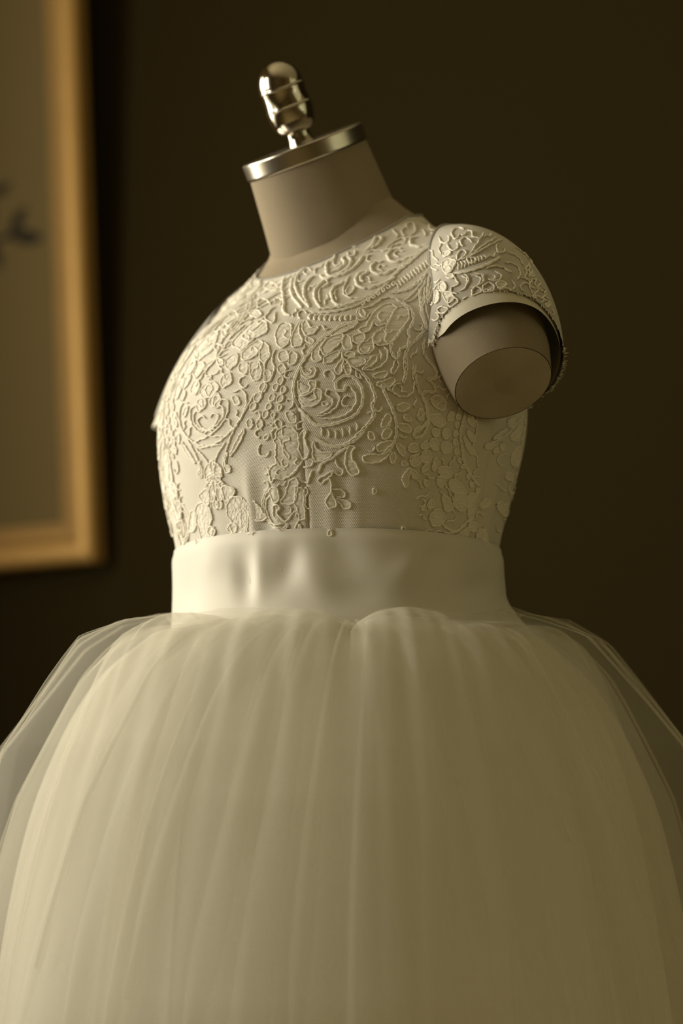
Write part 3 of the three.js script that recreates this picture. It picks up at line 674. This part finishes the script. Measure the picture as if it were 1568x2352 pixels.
motif('lace_flower', () => {
  F(340, 1000, 3.92);
  o(440, 640, 500, 600, 560, 660, 580, 760, 540, 860, 560, 920, 500, 960, 470, 860, 440, 760); o(400, 680, 440, 700, 420, 860, 380, 860, 380, 760); o(500, 940, 530, 920, 520, 1030, 490, 1040); k(600, 820, 560, 960, 520, 1060); o(560, 820, 610, 850, 590, 910, 550, 900);
});

// -- the sleeve
motif('lace_leaf_spray', () => {
  F(900, 480, 3.4087);
  o(400, 430, 440, 395, 500, 410, 480, 470, 430, 512, 402, 470); o(430, 527, 460, 512, 492, 530, 460, 547);
  k(510, 410, 520, 350, 560, 325, 580, 350, 550, 390, 510, 410); k(520, 400, 590, 380, 650, 300, 720, 190); k(590, 390, 660, 350, 780, 280, 860, 240); k(600, 385, 700, 300, 820, 225);
  kk(1.3, 480, 510, 600, 490, 720, 450, 850, 378); e(590, 395, 640, 385, 660, 410, 620, 430);
  for (let i = 0; i < 9; i++) k(510 + i * 26, 420 - i * 7, 525 + i * 26, 450 - i * 8, 520 + i * 26, 480 - i * 10);
}, 'sleeve', false);
motif('lace_scroll', () => {
  F(900, 480, 3.4087);
  k(490, 530, 520, 590, 465, 620, 475, 655, 510, 665); k(545, 520, 592, 560, 570, 622, 530, 650); k(620, 520, 690, 540, 682, 592, 610, 622); k(700, 512, 720, 560, 690, 592, 640, 610); k(640, 505, 715, 525, 710, 580);
  k(800, 490, 852, 520, 840, 560, 770, 562); k(730, 472, 790, 452, 860, 460, 930, 500, 920, 482); k(780, 520, 810, 530, 790, 560, 750, 550); k(560, 510, 600, 540, 590, 600);
  k(880, 420, 960, 440, 1000, 500, 980, 560); k(900, 340, 980, 380, 1030, 450); k(960, 300, 1060, 380, 1120, 480); k(1000, 540, 1060, 560, 1080, 640, 1120, 700); k(930, 560, 960, 600, 940, 650, 990, 680);
}, 'sleeve', false);
motif('lace_flower', () => {
  F(900, 480, 3.4087);
  o(720, 600, 770, 580, 800, 622, 750, 672, 712, 640); o(820, 580, 870, 570, 892, 600, 832, 622); o(830, 642, 900, 622, 930, 650, 862, 672); o(630, 632, 680, 612, 700, 660, 640, 692); o(540, 742, 580, 692, 602, 720, 560, 760);
  o(400, 662, 450, 650, 490, 692, 442, 740, 412, 690); o(450, 692, 510, 702, 512, 750, 452, 760); o(382, 580, 420, 580, 422, 640, 382, 642); o(610, 700, 640, 690, 640, 720, 600, 735); o(360, 640, 340, 690, 345, 740, 375, 700);
}, 'sleeve', false);
motif('lace_vine', () => {
  F(900, 480, 3.4087);
  for (let i = 0; i < 16; i++) { const t = i / 15, x = lerp(1040, 1260, t) + rr(-40, 20), y = lerp(400, 860, t) + rr(-50, 50), a = rr(0.6, 1.4); k(x, y, x + 30 * Math.cos(a), y + 30 * Math.sin(a), x + 60 * Math.cos(a + 0.7), y + 60 * Math.sin(a + 0.7), x + 50, y + 90); }
  for (let i = 0; i < 10; i++) dot(lerp(1000, 1240, rnd()), lerp(330, 800, rnd()) + 40, 14, 1.6, rr(0, 3));
}, 'sleeve', false);
// -- small curls, seeds and leaves that fill the lace between the larger shapes
function fillLace(regions, where, tries, gap) {
  on = where; cords = []; fills = []; F(0, 0, 1);
  const drawn = drawnOn[where];
  const inside = (x, y) => regions.some((p) => { let c = false; for (let i = 0, j = p.length - 2; i < p.length; j = i, i += 2) if ((p[i + 1] > y) !== (p[j + 1] > y) && x < (p[j] - p[i]) * (y - p[i + 1]) / (p[j + 1] - p[i + 1]) + p[i]) c = !c; return c; });
  let x0 = 1e9, x1 = 0, y0 = 1e9, y1 = 0;
  for (const p of regions) for (let i = 0; i < p.length; i += 2) { x0 = Math.min(x0, p[i]); x1 = Math.max(x1, p[i]); y0 = Math.min(y0, p[i + 1]); y1 = Math.max(y1, p[i + 1]); }
  for (let t = 0; t < tries; t++) {
    const x = rr(x0, x1), y = rr(y0, y1), kind = rnd(), a = rr(0, 6.28), r = rr(5, 8);
    if (!inside(x, y)) continue;
    let near = 1e9;
    for (let i = 0; i < drawn.length; i += 2) near = Math.min(near, (drawn[i] - x) ** 2 + (drawn[i + 1] - y) ** 2);
    if (near < gap * gap) continue;
    const s = Math.min(1.7, Math.sqrt(near) / gap);
    if (kind < 0.2) dot(x, y, r * 0.75 * s, 1.7, a);
    else if (kind < 0.66) { const p = []; for (let i = 0; i < 7; i++) { const g = a + i * 0.75, q = (3 + i * 1.5) * s; p.push(x + q * Math.cos(g), y + q * Math.sin(g)); } k(...p); }
    else { const c = Math.cos(a), d = Math.sin(a), q = r * 1.6 * s; k(x - c * q - d * 3, y - d * q + c * 3, x - c * q * 0.3 + d * 3, y - d * q * 0.3 - c * 3, x + c * q * 0.4 - d * 3, y + d * q * 0.4 + c * 3, x + c * q, y + d * q); }
  }
  if (fills.length) mesh('lace_seeds', mergeGeometries(fills), M.lace, dress).userData.kind = 'stuff';
  mesh('lace_curls', mergeGeometries(cords), M.cord, dress).userData.kind = 'stuff';
  if (where === 'bodice') { otherSide.cords.push(...cords); otherSide.fills.push(...fills); }
}
fillLace([[480, 770, 600, 660, 960, 510, 1050, 545, 985, 690, 960, 840, 720, 980, 560, 1010, 480, 960], [840, 880, 1010, 830, 1100, 950, 1120, 1240, 980, 1240, 940, 1080, 850, 1060], [600, 970, 715, 970, 712, 1235, 610, 1235], [1140, 960, 1215, 950, 1180, 1230, 1150, 1230]], 'bodice', 5200, 11);
fillLace([[985, 690, 986, 620, 1000, 565, 1050, 528, 1120, 535, 1250, 650, 1290, 800, 1220, 715, 1160, 672, 1060, 695, 1005, 735, 990, 720]], 'sleeve', 2200, 10);

for (const [name, list, m] of [['lace_relief', otherSide.fills, M.lace], ['lace_cords', otherSide.cords, M.cord]]) mesh(name, mirrored(mergeGeometries(list)), m, dress).userData.kind = 'stuff';   // the same lace on the far side
{ // the frayed edges of the sleeve, and the mirrored lace of the far sleeve's edge
  cords = [];
  const hair = (p, d, len) => { const pts = [], q = p.clone(), dir = d.clone(); for (let i = 0; i < 5; i++) { pts.push(q.clone()); dir.x += rr(-0.3, 0.3); dir.y += rr(-0.3, 0.3); dir.z += rr(-0.3, 0.3); q.addScaledVector(dir.normalize(), len / 4); } cords.push(new THREE.TubeGeometry(new THREE.CatmullRomCurve3(pts), 6, 0.00022, 4)); };
  for (let i = 0; i < 150; i++) { const u = rr(0.02, 0.34), p = sleevePoint(u, 1), d = p.clone().sub(sleevePoint(u, 0.9)).normalize().addScaledVector(SO, 0.5).normalize(); hair(p, d, rr(0.001, 0.0045)); }
  for (let i = 0; i < 130; i++) { const u = rr(0.9, 1), v = u > 0.985 ? rr(0.6, 1) : 1, p = sleevePoint(u, v), d = V(rr(-0.2, 0.6), rr(-1, -0.2), rr(-0.2, 0.4)).normalize(); hair(p, d, rr(0.001, 0.004)); }
  for (let i = 0; i < 60; i++) { const u = rr(0.34, 0.9), p = sleevePoint(u, 1), d = p.clone().sub(sleevePoint(u, 0.9)).normalize(); hair(p, d, rr(0.0005, 0.0016)); }
  const fringe = mesh('frayed_fringe', mergeGeometries(cords), M.cord, dress);
  fringe.userData.kind = 'stuff';
}

seed = 2024;
// skirt: an opaque lining under gathered layers of net; the outer layers stand away from it in crumpled folds
const skirt = new THREE.Group(); skirt.name = 'skirt'; dress.add(skirt);
const SKIRT = [[0, 0.096, -0.05], [0.05, 0.106, -0.051], [0.11, 0.122, -0.057], [0.2, 0.143, -0.074], [0.32, 0.163, -0.11], [0.52, 0.185, -0.18], [0.76, 0.203, -0.28], [1, 0.222, -0.44]];
const CRUMPLED = [[0, 0.096, -0.05], [0.08, 0.11, -0.034], [0.16, 0.135, -0.039], [0.27, 0.161, -0.056], [0.5, 0.206, -0.122], [0.75, 0.236, -0.25], [1, 0.252, -0.44]];
const FACING = 45;                       // the side that the photograph sees
const facing = (az) => 0.5 + 0.5 * Math.cos(az - R(FACING));
function knots(n, lo, hi) {              // piecewise straight noise round the body: crisp creases at its knots
  const q = Array.from({ length: n }, (_, i) => [(i + rr(-0.3, 0.3)) / n, rr(lo, hi)]).sort((a, b) => a[0] - b[0]);
  q.push([q[0][0] + 1, q[0][1]]);
  return (u) => { u = ((u - q[0][0]) % 1 + 1) % 1 + q[0][0]; for (let i = 0; i < n; i++) if (u <= q[i + 1][0]) return lerp(q[i][1], q[i + 1][1], (u - q[i][0]) / (q[i + 1][0] - q[i][0])); return q[0][1]; };
}
const notch = (az) => bump(((az * 180 / Math.PI - FACING + 540) % 360) - 180, 2.5, 5);
const folds = (n, depth) => {            // soft gathers: broad waves that open downwards, narrower ones near the waist
  const A = Array.from({ length: 6 }, (_, i) => ({ k: Math.round(n * [0.3, 0.55, 0.8, 1.2, 1.9, 3][i] + rr(-1, 1)), p: rr(0, 6.28), q: rr(-2, 2), a: [1, 0.9, 0.7, 0.5, 0.35, 0.22][i], top: i > 2 }));
  return (az, v) => { let f = 0; for (const { k, p, q, a, top } of A) f += a * Math.cos(k * az + p + q * v * 2 + 0.6 * Math.sin(2 * az + p)) * (top ? 1 - smooth(v, 0.1, 0.6) * 0.8 : smooth(v, 0.05, 0.5)); return depth * f * smooth(v, 0.005, 0.14); };
};
function softLayer(name, scale, material, f, ruffle) {
  const up1 = knots(23, 0, 1);
  return mesh(name, grid(640, 64, (u, w) => {
    const v = w ** 1.3, az = (u - 0.5) * 2 * Math.PI, [, r0, y0] = table(SKIRT, v), n = notch(az) * (1 - smooth(v, 0.03, 0.3));
    const r = r0 * lerp(1, scale, smooth(v, 0, 0.2)) + f(az, v) - 0.005 * n, y = y0 + ruffle * (0.3 + 0.7 * up1(u)) * bump(v, 0.07, 0.05) - 0.008 * n * bump(v, 0.07, 0.06);
    return V(r * Math.sin(az), y, r * Math.cos(az));
  }, true), material, skirt);
}
function crumpledLayer(opacity, scale, vary, f) {
  const rows = CRUMPLED.map(([v, r, y]) => ({ v, r, y, dr: knots(15, -vary, vary), dy: knots(15, -vary, vary) }));
  const at = (u, v) => {
    const az = (u - 0.5) * 2 * Math.PI, side = 1 - 0.75 * Math.sin(az - R(FACING)) ** 8; let i = 0;
    while (i < rows.length - 2 && v > rows[i + 1].v) i++;
    const a = rows[i], b = rows[i + 1], t = clamp((v - a.v) / (b.v - a.v), 0, 1), w = (q) => (q.v ? side : 0), drop = 0.012 * facing(az) ** 2;
    let r = lerp(a.r * (1 + a.dr(u) * w(a)), b.r * (1 + b.dr(u) * w(b)), t), y = lerp(a.y + 0.05 * a.dy(u) * w(a), b.y + 0.05 * b.dy(u) * w(b), t);
    r = lerp(table(SKIRT, v)[1], r, scale); y = lerp(table(SKIRT, v)[2], y, scale) - drop * bump(v, 0.12, 0.12) * scale;
    const n = notch(az) * (1 - smooth(v, 0.03, 0.4));
    r += f(az, v) - 0.008 * n; y -= 0.01 * n * bump(v, 0.1, 0.1);
    return V(r * Math.sin(az), y, r * Math.cos(az));
  };
  mesh('tulle_layer', grid(640, 72, at, true), tulle(opacity), skirt);
  return at;
}
softLayer('skirt_lining', 0.97, M.skirtLining, folds(15, 0.004), 0);
softLayer('tulle_layer', 1.0, tulle(0.5), folds(13, 0.0045), 0.006);
const middle = crumpledLayer(0.26, 0.45, 0.07, folds(11, 0.0028));
const outer = crumpledLayer(0.17, 1.0, 0.08, folds(8, 0.002));
// doubled folds of the net: narrow strips that run from the waist over the skirt
{
  const strip = (a0, a1, w0, w1, v0, v1, opacity, stand) => {
    const sway = rr(-2, 2);
    mesh('tulle_fold', grid(10, 44, (u, t) => {
      const v = lerp(v0, v1, t), end = 1 - 0.7 * smooth(t, 0.75, 1), az = R(lerp(a0, a1, t ** 0.7) + sway * Math.sin(Math.PI * t) + lerp(w0, w1, t) * (u - 0.5) * end), [, r0, y0] = table(SKIRT, v);
      const r = r0 + stand + 0.0035 * Math.sin(Math.PI * u), y = y0;
      return V(r * Math.sin(az), y, r * Math.cos(az));
    }), tulle(opacity), skirt);
  };
  for (const q of [[47, 38, 1.5, 4, 0.04, 0.8], [49, 55, 2, 9, 0.04, 0.9], [58, 66, 2, 7, 0.06, 0.7], [40, 30, 3, 7, 0.05, 0.9], [35, 22, 3, 6, 0.06, 0.8], [28, 12, 2, 5, 0.06, 0.7], [70, 84, 2, 4, 0.06, 0.5], [78, 98, 3, 8, 0.06, 0.9], [90, 110, 3, 6, 0.07, 0.7], [100, 122, 4, 8, 0.07, 0.8], [16, 0, 3, 6, 0.06, 0.8], [4, -14, 3, 5, 0.08, 0.9], [-10, -26, 4, 6, 0.08, 0.8], [112, 130, 4, 6, 0.08, 0.9], [52, 47, 1, 3, 0.05, 1], [84, 92, 1.5, 3, 0.06, 0.8], [22, 8, 1.5, 3, 0.06, 0.9]]) strip(...q, 0.18, 0.004);
  const creaseOn = (at, a0, a1, w, v0, v1, opacity) => mesh('tulle_fold', grid(6, 44, (u, t) => { const p = at((lerp(a0, a1, t) + w * (u - 0.5) * (1 - 0.6 * t) + 180) / 360, lerp(v0, v1, t)), n = V(p.x, 0, p.z).normalize(); return p.addScaledVector(n, 0.001 + 0.002 * Math.sin(Math.PI * u)); }), tulle(opacity), skirt);
  for (const q of [[-30, -40, 1.6, 0.05, 0.6], [-52, -44, 1.4, 0.08, 0.8], [-18, -36, 2.4, 0.06, 0.9], [122, 132, 1.6, 0.05, 0.6], [140, 130, 1.4, 0.08, 0.8], [108, 126, 2.4, 0.06, 0.9], [-8, -28, 1.8, 0.05, 0.7], [98, 118, 1.8, 0.05, 0.7]]) creaseOn(outer, ...q, 0.2);
  for (const q of [[-24, -44, 2, 0.06, 0.8], [114, 132, 2, 0.06, 0.8], [10, -6, 2, 0.05, 0.7], [84, 98, 2, 0.05, 0.7]]) creaseOn(middle, ...q, 0.2);
  // gathered puffs that roll up over the lower edge of the sash
  const pouch = (a0, a1, crest, opacity) => mesh('tulle_puff', grid(40, 40, (u, t) => {
    const h = Math.sin(Math.PI * clamp(u, 0.001, 0.999)) ** 0.55, mid = (a0 + a1) / 2, az = R(mid + (a1 - a0) * (u - 0.5) * (0.96 + 0.35 * t)), k = rows3(t, h, crest);
    const wave = 0.0013 * (Math.sin(u * 23 + a0) + 0.7 * Math.sin(u * 41 + 2 * a0 + 3 * t)) * smooth(t, 0.12, 0.4);
    return V((k[0] + wave) * Math.sin(az), k[1], (k[0] + wave) * Math.cos(az));
  }), tulle(opacity), skirt);
  function rows3(t, h, crest) {
    if (t < 0.3) { const g = t / 0.3, c = Math.sin(g * Math.PI / 2); return [lerp(0.0965, 0.109, g), lerp(-0.06, lerp(-0.059, crest, h), c)]; }
    const v = lerp(0.07, 0.75, (t - 0.3) / 0.7), [, r, y] = table(SKIRT, v), g = smooth(t, 0.3, 0.55);
    return [lerp(Math.max(0.109, r), r, g) + 0.003 + 0.006 * h * (1 - smooth(t, 0.3, 1)), lerp(lerp(-0.059, crest, h), y, g)];
  }
  for (const q of [[12, 48, -0.0455, 0.27], [48, 75, -0.0445, 0.27], [-22, 14, -0.044, 0.28], [73, 92, -0.052, 0.26], [90, 122, -0.049, 0.26]]) pouch(...q);
}

// ---------------------------------------------------------------- the picture on the wall
{
  const g = new THREE.Group(); g.name = 'framed_picture';
  g.userData = { label: 'pale print with a dark ink branch in a worn gold frame on the brown wall', category: 'picture' };
  const W = 0.66, H = 1.0;
  g.position.copy(room(-0.64, 1.086, 0.012)); g.rotation.set(R(4.5), -YAW, R(0.9), 'YXZ');
  scene.add(g);
  // a moulding: profile across the rail (from the outer edge inwards) and up from the wall, mitred at the corners
  const ring = (prof, name, mats, labels) => {
    const sides = [[-1, 0], [0, 1], [1, 0], [0, -1]];
    sides.forEach((_, k) => {
      const at = (t, e) => { const x = W / 2 - e, y0 = e, y1 = H - e, c = [[-x, y0], [-x, y1], [x, y1], [x, y0]], a = c[k], b = c[(k + 1) % 4]; return [lerp(a[0], b[0], t), lerp(a[1], b[1], t)]; };
      mesh(name, grid(60, prof.length - 1, (t, v) => { const [e, z] = prof[Math.round(v * (prof.length - 1))], [x, y] = at(t, e); return V(x, y, z + 0.0008 * (L64(t * 0.9 + k * 0.3, e * 20) - 0.5)); }), mats, g);
    });
  };
  ring([[0, 0], [0, 0.022], [0.002, 0.026], [0.008, 0.029], [0.016, 0.03], [0.023, 0.028], [0.026, 0.024], [0.028, 0.019], [0.028, 0.0]], 'frame_rail', M.gold);
  ring([[0.028, 0], [0.028, 0.016], [0.031, 0.0195], [0.036, 0.019], [0.041, 0.016], [0.046, 0.013], [0.048, 0.012], [0.0495, 0.0125], [0.051, 0.009], [0.051, 0]], 'frame_slip', M.goldPale);
  const c = document.createElement('canvas'); c.width = 512; c.height = 820;
  const x = c.getContext('2d');
  x.fillStyle = 'rgb(122,106,69)'; x.fillRect(0, 0, 512, 820);
  x.strokeStyle = x.fillStyle = 'rgb(48,44,34)'; x.lineCap = 'round';
  const mark = (...p) => { x.lineWidth = p[0]; x.beginPath(); x.moveTo(p[1], p[2]); x.bezierCurveTo(...p.slice(3)); x.stroke(); };
  x.translate(26, 18);
  const leaf = (cx, cy, a, l, w) => { x.save(); x.translate(cx, cy); x.rotate(a); x.beginPath(); x.moveTo(0, 0); x.quadraticCurveTo(l / 2, -w, l, 0); x.quadraticCurveTo(l / 2, w, 0, 0); x.fill(); x.restore(); };
  mark(7, 40, 470, 160, 500, 260, 490, 425, 468); mark(4, 300, 487, 340, 440, 360, 430, 400, 420); mark(4, 120, 490, 180, 430, 220, 420, 250, 415);
  for (const [a, b, r, l, w] of [[425, 468, -0.9, 40, 16], [425, 468, 0.2, 48, 18], [400, 472, 1.2, 36, 14], [380, 470, -2, 40, 15], [395, 462, -1.3, 34, 12], [350, 478, 1.9, 40, 15], [400, 420, -0.4, 34, 12], [250, 415, -0.5, 40, 14], [200, 492, 1.4, 40, 14], [150, 488, -2.2, 36, 12]]) leaf(a, b, r, l, w);
  const t = new THREE.CanvasTexture(c); t.colorSpace = THREE.SRGBColorSpace;
  M.paper = std({ map: t, roughness: 0.95 });
  mesh('artwork', new THREE.BoxGeometry(W - 0.098, H - 0.098, 0.004).translate(0, H / 2, 0.007), M.paper, g);
}
renderer.render(scene, camera);
